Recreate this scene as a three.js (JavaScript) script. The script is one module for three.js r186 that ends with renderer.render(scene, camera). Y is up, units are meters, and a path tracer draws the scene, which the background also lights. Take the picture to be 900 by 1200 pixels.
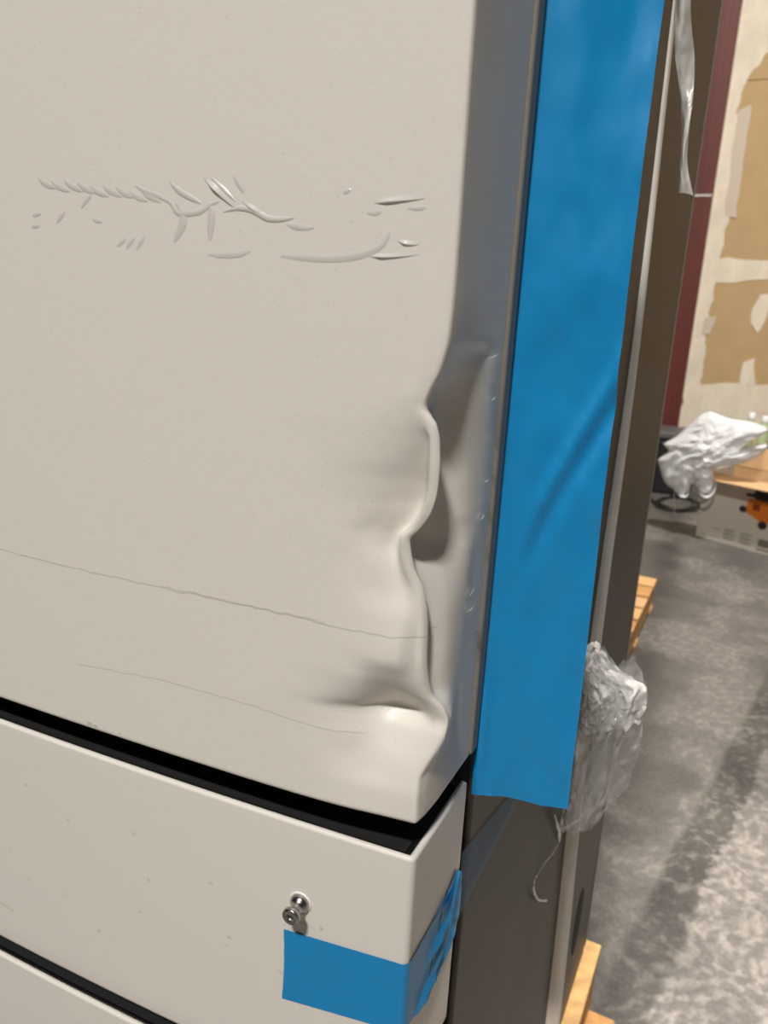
import * as THREE from 'three';
import { RoundedBoxGeometry } from 'three/addons/geometries/RoundedBoxGeometry.js';
import { RectAreaLightUniformsLib } from 'three/addons/lights/RectAreaLightUniformsLib.js';
import { ImprovedNoise } from 'three/addons/math/ImprovedNoise.js';
import { mergeGeometries, mergeVertices } from 'three/addons/utils/BufferGeometryUtils.js';

RectAreaLightUniformsLib.init();
const scene = new THREE.Scene();
const renderer = new THREE.WebGLRenderer({ antialias: true });
renderer.toneMapping = THREE.LinearToneMapping;
renderer.toneMappingExposure = 0.775;
renderer.shadowMap.enabled = true;

// ---------------------------------------------------------------- camera (hand-held phone, tilted down and turned left)
const FPX = 908.15, CAM = new THREE.Vector3(0.1324, 1.2957, 0.3392);
const camera = new THREE.PerspectiveCamera(2 * Math.atan(600 / FPX) * 180 / Math.PI, 900 / 1200, 0.02, 60);
camera.position.copy(CAM);
camera.rotation.set(-0.27099, 0.44564, 0.0508, 'YXZ');
scene.add(camera);
camera.focus = 0.5; camera.userData.fStop = 11;                        // small phone lens focused on the dent
camera.updateMatrixWorld();
scene.background = new THREE.Color(0x000000);

// pixel of the photograph -> direction, then a point on a named plane
function ray(u, v) { return new THREE.Vector3((u - 450) / FPX, -(v - 600) / FPX, -1).applyQuaternion(camera.quaternion); }
function onPlane(u, v, axis, value) {
  const d = ray(u, v), t = (value - CAM[axis]) / d[axis];
  return CAM.clone().addScaledVector(d, t);
}
const onFloor = (u, v, y = 0) => onPlane(u, v, 'y', y);
const onSide = (u, v, x = 0) => onPlane(u, v, 'x', x);
const onDepth = (u, v, z) => onPlane(u, v, 'z', z);

// ---------------------------------------------------------------- helpers
let smearCount = 0;
let seedState = 12345;
const rnd = () => { seedState = (seedState * 1664525 + 1013904223) >>> 0; return seedState / 4294967296; };
const perlin = new ImprovedNoise();
const noise3 = (x, y, z) => perlin.noise(x, y, z);
function fbm(x, y, z = 0, oct = 4) { let a = 0, f = 1, w = 0.5; for (let i = 0; i < oct; i++) { a += w * noise3(x * f + 13.1 * i, y * f - 7.3 * i, z * f + 3.7 * i); f *= 2.03; w *= 0.5; } return a; }
const clamp = (x, a, b) => Math.min(b, Math.max(a, x));
const smooth = (a, b, x) => { const t = clamp((x - a) / (b - a), 0, 1); return t * t * (3 - 2 * t); };
const lerp = (a, b, t) => a + (b - a) * t;

const names = {};
function numbered(n) { if (!(n in names)) { names[n] = 0; return n; } names[n]++; return n + '_' + String(names[n]).padStart(3, '0'); }
function mesh(name, geo, mat, parent) {
  const m = new THREE.Mesh(geo, mat); m.name = name; m.castShadow = true; m.receiveShadow = true; parent.add(m); return m;
}
function tag(o, label, category, group) { o.userData.label = label; o.userData.category = category; if (group) o.userData.group = group; return o; }
function thing(name, label, category, pos = [0, 0, 0], turn = 0, group) {
  const g = new THREE.Group(); g.name = numbered(name); g.position.set(...pos); g.rotation.y = turn; scene.add(g); return tag(g, label, category, group);
}
function structure(name, geo, mat, parent = scene) { const m = mesh(name, geo, mat, parent); if (parent === scene) m.userData.kind = 'structure'; return m; }
function box(x0, x1, y0, y1, z0, z1) { const g = new THREE.BoxGeometry(x1 - x0, y1 - y0, z1 - z0); g.translate((x0 + x1) / 2, (y0 + y1) / 2, (z0 + z1) / 2); return g; }
function rbox(x0, x1, y0, y1, z0, z1, r = 0.003, seg = 2) { const g = new RoundedBoxGeometry(x1 - x0, y1 - y0, z1 - z0, seg, r); g.translate((x0 + x1) / 2, (y0 + y1) / 2, (z0 + z1) / 2); return g; }
// a sheet of rows of points (Vector3), every row the same length
function gridGeo(rows, uvf) {
  const n = rows[0].length, pos = [], uv = [], idx = [];
  rows.forEach((r, i) => r.forEach((p, j) => { pos.push(p.x, p.y, p.z); const w = uvf ? uvf(p, i, j) : [j / (n - 1), i / (rows.length - 1)]; uv.push(w[0], w[1]); }));
  for (let i = 0; i + 1 < rows.length; i++) for (let j = 0; j + 1 < n; j++) { const a = i * n + j; idx.push(a, a + 1, a + n, a + 1, a + n + 1, a + n); }
  const g = new THREE.BufferGeometry();
  g.setAttribute('position', new THREE.Float32BufferAttribute(pos, 3)); g.setAttribute('uv', new THREE.Float32BufferAttribute(uv, 2));
  g.setIndex(idx); g.computeVertexNormals(); return g;
}
// monotone cubic through (xs, ys)
function pchip(xs, ys) {
  const n = xs.length, h = [], d = [], m = new Array(n).fill(0);
  for (let i = 0; i < n - 1; i++) { h[i] = xs[i + 1] - xs[i]; d[i] = (ys[i + 1] - ys[i]) / h[i]; }
  m[0] = d[0]; m[n - 1] = d[n - 2];
  for (let i = 1; i < n - 1; i++) if (d[i - 1] * d[i] > 0) { const a = 2 * h[i] + h[i - 1], b = h[i] + 2 * h[i - 1]; m[i] = (a + b) / (a / d[i - 1] + b / d[i]); }
  return (x) => {
    let i = 0; while (i < n - 2 && x > xs[i + 1]) i++;
    const t = clamp((x - xs[i]) / h[i], 0, 1), t2 = t * t, t3 = t2 * t;
    return (2 * t3 - 3 * t2 + 1) * ys[i] + (t3 - 2 * t2 + t) * h[i] * m[i] + (-2 * t3 + 3 * t2) * ys[i + 1] + (t3 - t2) * h[i] * m[i + 1];
  };
}
function canvasTex(w, h, draw, srgb = true) {
  const c = document.createElement('canvas'); c.width = w; c.height = h; draw(c.getContext('2d'), w, h);
  const t = new THREE.CanvasTexture(c); if (srgb) t.colorSpace = THREE.SRGBColorSpace; t.wrapS = t.wrapT = THREE.RepeatWrapping; return t;
}
function dataTex(w, h, f, srgb = true) {           // f(x, y) -> [r, g, b] 0..255
  const a = new Uint8Array(w * h * 4);
  for (let y = 0; y < h; y++) for (let x = 0; x < w; x++) { const c = f(x, y), k = (y * w + x) * 4; a[k] = clamp(c[0], 0, 255); a[k + 1] = clamp(c[1], 0, 255); a[k + 2] = clamp(c[2], 0, 255); a[k + 3] = 255; }
  const t = new THREE.DataTexture(a, w, h); if (srgb) t.colorSpace = THREE.SRGBColorSpace; t.magFilter = THREE.LinearFilter; t.minFilter = THREE.LinearFilter; t.wrapS = t.wrapT = THREE.RepeatWrapping; t.needsUpdate = true; return t;
}
const std = (o) => new THREE.MeshStandardMaterial({ side: THREE.DoubleSide, ...o });
const phys = (o) => new THREE.MeshPhysicalMaterial({ side: THREE.DoubleSide, ...o });
const lin = (r, g, b) => new THREE.Color().setRGB(r, g, b);

// ---------------------------------------------------------------- lamps of the hall: a grid of flat high-bay fixtures under the roof
const LAMP_COLOR = lin(1, 0.96, 0.9);
const housingMat = std({ color: lin(0.5, 0.5, 0.5), roughness: 0.4, metalness: 0.6 });
const glowMat = std({ color: lin(0.9, 0.9, 0.9), emissive: LAMP_COLOR, emissiveIntensity: 6 });
const rodMat = std({ color: lin(0.2, 0.2, 0.2), roughness: 0.5, metalness: 0.7 });
const CEIL = 6.6;
function highBay(x, z, power, label) {
  const y = 6.0, w = 0.6, d = 0.3;
  const g = thing('high_bay_lamp', label, 'lamp', [x, y, z], 0, 'high bay lamps under the roof');
  mesh('housing', rbox(-w / 2 - 0.03, w / 2 + 0.03, 0.005, 0.09, -d / 2 - 0.03, d / 2 + 0.03, 0.012), housingMat, g);
  mesh('diffuser', box(-w / 2, w / 2, -0.004, 0.006, -d / 2, d / 2), glowMat, g);
  for (const s of [-1, 1]) { const r = new THREE.CylinderGeometry(0.006, 0.006, CEIL - y - 0.09, 8); r.translate(s * 0.22, (CEIL - y + 0.09) / 2, 0); mesh('rod', r, rodMat, g); }
  const l = new THREE.RectAreaLight(LAMP_COLOR, power, w, d);
  l.position.set(0, -0.012, 0); l.rotation.x = -Math.PI / 2; l.name = 'lamp_light'; g.add(l);
}
// the far lamp stands where the door mirrors it as a faint spot
const LX = -8.6, LZ = 22.5;
highBay(0.28, 3.4, 1000, 'high bay lamp in front of the dented refrigerator');
highBay(0.35, -2.0, 1000, 'high bay lamp above the open floor behind the refrigerator');
highBay(LX, LZ, 600, 'far high bay lamp down the hall');
highBay(6.0, 9.0, 90, 'high bay lamp beside the right hand wall');

// ---------------------------------------------------------------- hall: floor, walls, ceiling
const HX0 = -14, HX1 = 8, HZ0 = -6.2, HZ1 = 28;
{
  const SX = 768, SZ = 1792, spanX = 1.8, spanZ = 4.2;
  const a = onFloor(884, 860), b = onFloor(722, 1195), c = onFloor(770, 700), d = onFloor(712, 960);
  const line = (x, z, p, q) => { const dx = q.x - p.x, dz = q.z - p.z, L = Math.hypot(dx, dz); return ((x - p.x) * dz - (z - p.z) * dx) / L; };
  const X0 = -0.9, Z0 = -4.9, probe = onFloor(880, 1100), SIDE = -Math.sign(line(probe.x, probe.z, a, b));
  const t = dataTex(SX, SZ, (i, j) => {
    const x = X0 + i / SX * spanX, z = Z0 + (1 - j / SZ) * spanZ;
    const w1 = fbm(x * 4, z * 4, 1, 3), w2 = fbm(x * 4 + 9, z * 4, 5, 3);
    const patch = fbm(x * 2.3 + w1 * 0.6, z * 1.7 + w2 * 0.6, 0.3, 3);
    const p = x * 0.86 + z * 0.5, q = -x * 0.5 + z * 0.86;      // trowel direction
    const fine = fbm(p * 46 + w1 * 2.5, q * 30 + w2 * 2.5, 2.2, 3), grit = fbm(x * 130, z * 130, 7.7, 2);
    const worn = smooth(-0.12, 0.2, patch + 0.12 * w1) ;
    let v = 102 + 34 * patch + 24 * grit;
    v += worn * (24 * smooth(-0.2, 0.4, fine) + 8) + (1 - worn) * 10 * fine;
    const tr = line(x, z, a, b), tr2 = line(x, z, c, d);
    const band = 1 - smooth(0.036, 0.06, Math.abs(tr + 0.03 * w2 + 0.02 * fine)), inside = smooth(0.03, 0.07, -(tr + 0.03 * w2 + 0.02 * fine) * SIDE);
    v += inside * (8 + 20 * smooth(-0.25, 0.3, fine)) * smooth(-0.35, 0.1, patch + 0.5 * w2);
    v -= (30 + 26 * w1) * band * (1 - 0.5 * smooth(0, 0.3, fine));
    v -= (22 + 24 * w2) * Math.exp(-Math.pow((tr2 + 0.04 * w1) / 0.07, 2));
    v = clamp(v, 52, 190);
    return [v * 1.0, v * 0.96, v * 0.915];
  });
  t.wrapS = t.wrapT = THREE.MirroredRepeatWrapping;
  const bump = dataTex(512, 512, (i, j) => { const v = 128 + 90 * fbm(i / 14, j / 14, 3, 4); return [v, v, v]; }, false);
  bump.repeat.set(6, 6);
  const m = std({ map: t, roughness: 0.62, bumpMap: bump, bumpScale: 0.0015 });
  const g = box(HX0, HX1, -0.2, 0, HZ0, HZ1), p = g.attributes.position, uv = g.attributes.uv;
  for (let k = 0; k < p.count; k++) uv.setXY(k, (p.getX(k) - X0) / spanX, 1 - (p.getZ(k) - Z0) / spanZ);
  structure('floor', g, m);
}
const wallMat = std({ color: lin(0.16, 0.155, 0.15), roughness: 0.9 });
structure('ceiling', box(HX0 - 0.2, HX1 + 0.2, CEIL, CEIL + 0.2, HZ0 - 0.2, HZ1 + 0.2), std({ color: lin(0.1, 0.1, 0.1), roughness: 0.9 }));
structure('wall_left', box(HX0 - 0.2, HX0, -0.2, CEIL, HZ0, HZ1), wallMat);
structure('wall_right', box(HX1, HX1 + 0.2, -0.2, CEIL, HZ0, HZ1), std({ color: lin(0.1, 0.095, 0.09), roughness: 0.9 }));
structure('wall_front', box(HX0 - 0.2, HX1 + 0.2, -0.2, CEIL, HZ1, HZ1 + 0.2), wallMat);
// drywall with rough joint compound
const tanTex = dataTex(256, 256, (i, j) => { const v = 1 + 0.05 * fbm(i / 30, j / 30, 1, 4); return [196 * v, 165 * v, 122 * v]; });
const tanMat = std({ map: tanTex, roughness: 0.92 });
const wallBack = structure('wall_back', box(HX0 - 0.2, HX1 + 0.2, -0.2, CEIL, HZ0 - 0.2, HZ0), std({ color: lin(0.45, 0.36, 0.24), roughness: 0.95 }));
{
  // drywall sheets, 1.2 m wide, 1.22 m high courses
  const zf = HZ0 + 0.012, xs = [-0.44, 0.78, 2.0, 3.22, 4.44, 5.66, 6.88, 8.0], ys = [0, 0.62, 1.66, 2.88, 4.1, 5.32, CEIL];
  for (let i = 0; i + 1 < xs.length; i++) for (let j = 0; j + 1 < ys.length; j++) mesh('drywall_sheet', box(xs[i] + 0.003, xs[i + 1] - 0.003, ys[j] + 0.003, ys[j + 1] - 0.003, HZ0, zf), tanMat, wallBack);
  for (let j = 0; j + 1 < ys.length; j++) for (let x = HX0; x < -0.6; x += 1.22) mesh('drywall_sheet', box(x + 0.003, Math.min(x + 1.217, -0.447), ys[j] + 0.003, ys[j + 1] - 0.003, HZ0, zf), tanMat, wallBack);
}
const mudTex = dataTex(256, 256, (i, j) => { const f = fbm(i / 24, j / 60, 4, 5), v = 1 + 0.10 * f; const p = smooth(0.05, 0.35, fbm(i / 18, j / 18, 9, 3)); return [236 * v, (224 - 8 * p) * v, (202 - 8 * p) * v]; });
const mudMat = std({ map: mudTex, roughness: 0.9 });
const mudMatPink = std({ color: lin(0.66, 0.55, 0.44), roughness: 0.9 });
// an uneven smear between two rows of pixels on the wall (left edge and right edge), 3 mm thick
function smear(left, right, mat, rough = 0.03, sd = 0, depth = 0.004) {
  const z = HZ0 + 0.0121, P = (a) => onDepth(a[0], a[1], z);
  const side = (pts, k) => {
    const out = []; const w = pts.map(P);
    for (let i = 0; i + 1 < w.length; i++) { const n = Math.max(2, Math.ceil(w[i].distanceTo(w[i + 1]) / 0.025)); for (let t = 0; t < n; t++) out.push(w[i].clone().lerp(w[i + 1], t / n)); }
    out.push(w[w.length - 1]);
    return out.map((p) => new THREE.Vector2(p.x + rough * (1.2 * fbm(p.x * 6 + k, p.y * 6, sd, 2) + 0.6 * fbm(p.x * 20 + k, p.y * 20, sd + 5, 2)), p.y + rough * 0.8 * fbm(p.x * 9, p.y * 9 + k, sd + 9, 3)));
  };
  rough *= 0.7;
  const s = new THREE.Shape([...side(left, 3.3), ...side(right, 11.7).reverse()]);
  const g = new THREE.ExtrudeGeometry(s, { depth, bevelEnabled: false });
  g.translate(0, 0, z - 0.0005 + 0.0007 * smearCount++);
  const p = g.attributes.position, uv = g.attributes.uv; for (let k = 0; k < p.count; k++) uv.setXY(k, p.getX(k) / 1.1, p.getY(k) / 1.1);
  return mesh('joint_compound', g, mat, wallBack);
}
smear([[868, -40], [862, 20], [852, 60], [846, 120], [838, 190], [830, 250], [820, 330], [806, 410], [796, 500], [785, 580]], [[912, -40], [900, 60], [880, 88], [869, 110], [862, 160], [858, 220], [848, 290], [836, 340], [825, 400], [820, 500], [805, 580]], mudMat, 0.06, 1);
smear([[838, 302], [870, 304], [905, 306], [1000, 312]], [[826, 330], [870, 331], [905, 325], [1000, 336]], mudMat, 0.05, 2);
smear([[806, 452], [850, 448], [905, 452], [1000, 462]], [[798, 560], [850, 560], [905, 560], [1000, 566]], mudMat, 0.04, 3);
smear([[890, 345], [882, 362], [880, 378]], [[905, 345], [897, 376], [888, 391]], mudMat, 0.02, 4);
smear([[871, 424], [868, 440], [866, 452]], [[884, 420], [884, 440], [884, 452]], mudMat, 0.02, 5);
smear([[866, 128], [860, 165], [855, 210], [849, 252]], [[882, 122], [874, 165], [868, 215], [862, 256]], mudMatPink, 0.03, 6, 0.003);
smear([[826, 372], [822, 392]], [[840, 370], [832, 392]], mudMatPink, 0.02, 7, 0.003);
// red steel column against the wall
{
  const m = std({ map: dataTex(128, 128, (i, j) => { const v = 1 + 0.25 * fbm(i / 12, j / 30, 2, 4); return [98 * v, 42 * v, 34 * v]; }), roughness: 0.55 });
  const p = onDepth(848, 100, -6.1), x1 = onDepth(853, 100, -6.02).x;
  const g = thing('steel_column', 'dark red painted steel column standing against the patched drywall', 'column', [x1 - 0.11, 0, -6.08]);
  mesh('flange', box(-0.11, 0.11, 0, CEIL, 0.045, 0.06), m, g); mesh('flange', box(-0.11, 0.11, 0, CEIL, -0.1, -0.085), m, g); mesh('web', box(-0.006, 0.006, 0, CEIL, -0.085, 0.045), m, g);
  const y = onDepth(824, 229, -6.02).y; mesh('wire_tie', box(-0.112, 0.114, y - 0.006, y + 0.006, 0.058, 0.066), std({ color: lin(0.75, 0.7, 0.62), roughness: 0.6 }), g);
}

// ---------------------------------------------------------------- the dented refrigerator
const fridge = thing('refrigerator', 'white refrigerator with a crushed door corner and dark grey sides on a pallet', 'refrigerator');
const bow = (s) => 0.085 * s - 0.0934 * s * s;                       // the front is slightly bowed; s = distance from the right edge
const bowAt = (x) => bow(clamp(-x, 0, 0.91));
function onFront(u, v) { let z = 0, p; for (let k = 0; k < 8; k++) { p = onDepth(u, v, z); z = bowAt(p.x); } return p; }
const DOOR_W = 0.452, DOOR_Y0 = 1.0165, DOOR_Y1 = 1.86, DEPTH = 0.0835;

// white paint under clear film; the marks are scuffs, specks and two long scratches
const TW = 1024, TH = 2048, TX = DOOR_W, TY = 0.9;                   // the map covers TX by TY metres from (−TX, 1.0)
const doorTex = canvasTex(TW, TH, (c, w, h) => {
  c.fillStyle = '#e6e1d9'; c.fillRect(0, 0, w, h);
  const at = (p) => [(p.x + TX) / TX * w, (1 - (p.y - 1.0) / TY) * h];
  const stroke = (pts, col, lw) => { c.strokeStyle = col; c.lineWidth = lw; c.lineJoin = 'round'; c.beginPath(); pts.forEach((q, i) => { const [x, y] = at(onFront(q[0], q[1])); i ? c.lineTo(x, y) : c.moveTo(x, y); }); c.stroke(); };
  // dust specks
  for (let k = 0; k < 3200; k++) {
    const x = rnd() * w, y = rnd() * h;
    c.fillStyle = 'rgba(90,84,74,' + (0.06 + 0.16 * rnd()) + ')'; c.fillRect(x, y, 0.8 + rnd() * 1.0, 0.8 + rnd() * 0.8);
  }
  const wob = (pts, n, amp, k0) => { const out = []; for (let i = 0; i + 1 < pts.length; i++) for (let t = 0; t < n; t++) { const f = t / n, x = lerp(pts[i][0], pts[i + 1][0], f), y = lerp(pts[i][1], pts[i + 1][1], f); out.push([x, y + amp * fbm(x * 0.06 + k0, 2, 1, 3)]); } out.push(pts[pts.length - 1]); return out; };
  stroke(wob([[-5, 643], [90, 667], [200, 691], [300, 712], [400, 737], [490, 755]], 14, 5, 1), 'rgba(120,112,98,0.34)', 1.3);
  stroke(wob([[195, 688], [300, 712], [380, 730]], 14, 5, 1), 'rgba(110,100,88,0.14)', 2.6);
  stroke(wob([[90, 778], [190, 797], [300, 828], [380, 858], [420, 870]], 10, 3, 5), 'rgba(125,118,104,0.30)', 1.2);
  for (const [u, v, r] of [[105, 848, 5], [112, 851, 4], [140, 860, 2]]) { const [x, y] = at(onFront(u, v)); c.fillStyle = 'rgba(140,130,112,0.35)'; c.fillRect(x - r, y - r / 2, 2 * r, r); }
});
const doorBump = dataTex(512, 512, (i, j) => { const v = 128 + 60 * fbm(i / 60, j / 6, 3, 3) + 40 * fbm(i / 8, j / 8, 6, 3); return [v, v, v]; }, false);
doorBump.repeat.set(5, 8);
const white = phys({ map: doorTex, roughness: 0.46, bumpMap: doorBump, bumpScale: 0.00012, clearcoat: 0.05, clearcoatRoughness: 0.22 });
const drawerTex = canvasTex(1024, 512, (c, w, h) => {
  c.fillStyle = '#e6e1d9'; c.fillRect(0, 0, w, h);
  for (let k = 0; k < 260; k++) { c.fillStyle = 'rgba(100,92,80,' + (0.1 + 0.25 * rnd()) + ')'; c.fillRect(rnd() * w, rnd() * h, 1 + rnd() * 2, 1 + rnd()); }
  for (let k = 0; k < 26; k++) { const x = rnd() * w, y = rnd() * h, l = 6 + rnd() * 34; c.strokeStyle = 'rgba(120,110,96,' + (0.12 + 0.2 * rnd()) + ')'; c.lineWidth = 0.8; c.beginPath(); c.moveTo(x, y); c.lineTo(x + l, y + 4 * (rnd() - 0.3)); c.stroke(); }
});
const whiteDrawer = phys({ map: drawerTex, roughness: 0.4, bumpMap: doorBump, bumpScale: 0.00008, clearcoat: 0.05, clearcoatRoughness: 0.22 });
const black = std({ color: lin(0.006, 0.006, 0.006), roughness: 0.35 });
const blackMatte = std({ color: lin(0.02, 0.02, 0.02), roughness: 0.45 });
const linerMat = std({ color: lin(0.21, 0.195, 0.175), roughness: 0.5 });
const sideTex = dataTex(256, 256, (i, j) => { const v = 1 + 0.10 * fbm(i / 40, j / 200, 2, 4) + 0.05 * fbm(i / 3, j / 3, 4, 2); return [64 * v, 57 * v, 50 * v]; });
const sideMat = std({ map: sideTex, roughness: 0.5, metalness: 0.1 });

// Cross-sections of the door, in centimetres (x, z off the bow), from the open front round the corner to the back edge.
// columns: five on the front, the edge (two points), five along the side
const R0 = [[-9.5, 0], [-6.2, 0], [-4.2, 0], [-2.6, 0], [-0.8, 0], [-0.24, 0], [-0.01, -0.24], [0, -0.9], [0, -2.6], [0, -4.2], [0, -6], [0, -8.35]];
const SECTIONS = [
  [DOOR_Y0, [[-9.5, 0], [-6.2, -0.05], [-4.2, -0.15], [-2.6, -0.3], [-1.1, -0.42], [-0.5, -0.45], [-0.2, -0.68], [-0.1, -1.3], [0, -2.8], [0, -4.3], [0, -6], [0, -8.35]]],
  [1.03, [[-9.5, 0], [-6.2, -0.08], [-4.2, -0.25], [-2.6, -0.42], [-1.2, -0.5], [-0.58, -0.52], [-0.26, -0.75], [-0.12, -1.4], [0, -2.8], [0, -4.3], [0, -6], [0, -8.35]]],
  [1.040, [[-9.5, 0], [-6.2, -0.12], [-4.3, -0.45], [-2.7, -0.72], [-1.3, -0.72], [-0.62, -0.72], [-0.3, -0.95], [-0.1, -1.6], [0, -2.9], [0, -4.4], [0, -6.1], [0, -8.35]]],
  [1.049, [[-9.5, 0], [-6.3, -0.15], [-4.4, -0.6], [-2.8, -1], [-1.4, -1], [-0.4, -0.98], [0, -1.25], [0.08, -1.8], [0.05, -3], [0, -4.4], [0, -6.1], [0, -8.35]]],
  [1.058, [[-9.5, 0], [-6.3, -0.18], [-4.4, -0.7], [-2.8, -1.4], [-1.4, -1.4], [-0.1, -1.25], [0.38, -1.5], [0.4, -2.1], [0.15, -3.3], [0, -4.6], [0, -6.2], [0, -8.35]]],
  [1.066, [[-9.5, 0], [-6.4, -0.2], [-4.5, -0.85], [-2.9, -1.8], [-1.5, -1.8], [0.1, -1.5], [0.6, -1.75], [0.6, -2.4], [0.22, -3.6], [0, -4.8], [0, -6.3], [0, -8.35]]],
  [1.0735, [[-9.5, 0], [-6.5, -0.2], [-4.5, -1], [-2.9, -2.4], [-1.6, -2.5], [-0.1, -1.8], [0.62, -1.95], [0.6, -2.6], [0.22, -3.8], [0, -4.9], [0, -6.3], [0, -8.35]]],
  [1.081, [[-9.5, 0], [-6.4, -0.12], [-4.4, -0.6], [-2.9, -1.75], [-1.6, -1.95], [-0.3, -1.6], [0.4, -1.85], [0.35, -2.5], [0.1, -3.7], [0, -4.9], [0, -6.3], [0, -8.35]]],
  [1.090, [[-9.5, 0], [-6.3, -0.08], [-4.3, -0.28], [-2.9, -1], [-1.7, -1.2], [-0.75, -1.2], [-0.25, -1.55], [-0.35, -2.1], [-0.05, -3.4], [0, -4.7], [0, -6.2], [0, -8.35]]],
  [1.100, [[-9.5, 0], [-6.3, -0.05], [-4.2, -0.1], [-2.9, -0.4], [-1.8, -0.6], [-0.95, -0.9], [-0.45, -1.35], [-0.65, -2], [-0.15, -3.2], [0, -4.6], [0, -6.1], [0, -8.35]]],
  [1.112, [[-9.5, 0], [-6.3, -0.05], [-4.2, -0.05], [-2.9, -0.03], [-1.8, -0.15], [-1.05, -0.75], [-0.55, -1.2], [-0.85, -2], [-0.2, -3.2], [0, -4.6], [0, -6.1], [0, -8.35]]],
  [1.133, [[-9.5, 0], [-6.3, -0.08], [-4.5, -0.12], [-2.9, -0.2], [-1.75, -0.45], [-1.1, -0.8], [-0.65, -1.25], [-1.1, -1.9], [-0.3, -3.2], [0, -4.6], [0, -6.1], [0, -8.35]]],
  [1.150, [[-9.5, 0], [-6.3, -0.1], [-4.7, -0.22], [-3.2, -0.5], [-2.1, -0.9], [-1.4, -0.85], [-0.95, -1.15], [-1.35, -1.8], [-0.5, -3.2], [-0.02, -4.6], [0, -6.1], [0, -8.35]]],
  [1.162, [[-9.5, 0], [-6.4, -0.1], [-4.9, -0.25], [-3.5, -0.55], [-2.5, -1.05], [-1.9, -0.7], [-1.45, -0.95], [-1.75, -1.7], [-0.8, -3.1], [-0.1, -4.6], [0, -6.1], [0, -8.35]]],
  [1.172, [[-9.5, 0], [-6.4, -0.1], [-5, -0.25], [-3.7, -0.65], [-2.7, -1.25], [-2.1, -0.6], [-1.65, -0.8], [-2, -1.7], [-1.1, -3.1], [-0.2, -4.7], [0, -6.2], [0, -8.35]]],
  [1.177, [[-9.5, 0], [-6.4, -0.1], [-4.9, -0.28], [-3.6, -0.75], [-2.6, -1.3], [-2.1, -0.55], [-1.7, -0.75], [-2.1, -1.7], [-1.2, -3], [-0.25, -4.7], [0, -6.2], [0, -8.35]]],
  [1.184, [[-9.5, 0], [-6.4, -0.1], [-4.5, -0.35], [-3.1, -0.95], [-2.1, -1.4], [-1.6, -0.6], [-1.2, -0.7], [-1.9, -1.7], [-1.3, -2.9], [-0.28, -4.6], [0, -6.2], [0, -8.35]]],
  [1.194, [[-9.5, 0], [-6.4, -0.1], [-4.2, -0.38], [-2.6, -1], [-1.55, -1.4], [-1.05, -0.5], [-0.62, -0.58], [-1.4, -1.5], [-1.35, -2.8], [-0.32, -4.6], [-0.02, -6.2], [0, -8.35]]],
  [1.205, [[-9.5, 0], [-6.4, -0.08], [-4, -0.32], [-2.4, -0.85], [-1.3, -1.2], [-0.78, -0.4], [-0.35, -0.5], [-1.1, -1.4], [-1.35, -2.8], [-0.35, -4.6], [-0.02, -6.2], [0, -8.35]]],
  [1.218, [[-9.5, 0], [-6.4, -0.05], [-4, -0.15], [-2.3, -0.5], [-1.2, -0.8], [-0.7, -0.25], [-0.28, -0.43], [-1, -1.4], [-1.35, -2.8], [-0.36, -4.6], [-0.02, -6.2], [0, -8.35]]],
  [1.230, [[-9.5, 0], [-6.4, -0.02], [-4, -0.06], [-2.1, -0.25], [-1.05, -0.42], [-0.72, -0.17], [-0.35, -0.4], [-1, -1.4], [-1.35, -2.8], [-0.36, -4.6], [-0.02, -6.2], [0, -8.35]]],
  [1.238, [[-9.5, 0], [-6.3, 0], [-4.2, -0.02], [-2.4, -0.08], [-1.35, -0.14], [-0.95, -0.1], [-0.55, -0.33], [-1.1, -1.3], [-1.35, -2.8], [-0.36, -4.6], [-0.02, -6.2], [0, -8.35]]],
  [1.246, [[-9.5, 0], [-6.3, 0], [-4.3, 0], [-2.7, -0.02], [-1.7, -0.02], [-1.4, -0.06], [-1.1, -0.33], [-1.3, -1.3], [-1.35, -2.7], [-0.36, -4.6], [-0.02, -6.2], [0, -8.35]]],
  [1.253, [[-9.5, 0], [-6.2, 0], [-4.2, 0], [-2.7, 0], [-1.55, 0.03], [-1.2, -0.03], [-0.9, -0.3], [-1.1, -1.2], [-1.2, -2.6], [-0.36, -4.6], [-0.02, -6.2], [0, -8.35]]],
  [1.262, [[-9.5, 0], [-6.2, 0], [-4.2, 0], [-2.6, 0], [-1.35, 0.03], [-0.8, -0.03], [-0.5, -0.28], [-0.65, -1.1], [-0.8, -2.6], [-0.33, -4.6], [-0.02, -6.2], [0, -8.35]]],
  [1.270, [[-9.5, 0], [-6.2, 0], [-4.2, 0], [-2.6, 0], [-1.2, 0.03], [-0.56, -0.02], [-0.28, -0.26], [-0.35, -1.0], [-0.45, -2.6], [-0.3, -4.8], [-0.03, -6.5], [0, -8.35]]],
  [1.278, [[-9.5, 0], [-6.2, 0], [-4.2, 0], [-2.6, 0], [-1.1, 0.03], [-0.38, -0.02], [-0.13, -0.25], [-0.1, -0.9], [-0.1, -2.6], [-0.05, -4.4], [0, -6.2], [0, -8.35]]],
  [1.300, [[-9.5, 0], [-6.2, 0], [-4.2, 0], [-2.6, 0], [-1.0, 0.025], [-0.27, -0.01], [-0.03, -0.24], [0, -0.9], [0, -2.6], [0, -4.2], [0, -6], [0, -8.35]]],
  [1.325, R0], [1.36, R0], [DOOR_Y1, R0],
];
const COLS = R0.length, ysec = SECTIONS.map((s) => s[0]);
const colX = [], colZ = [];
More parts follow.
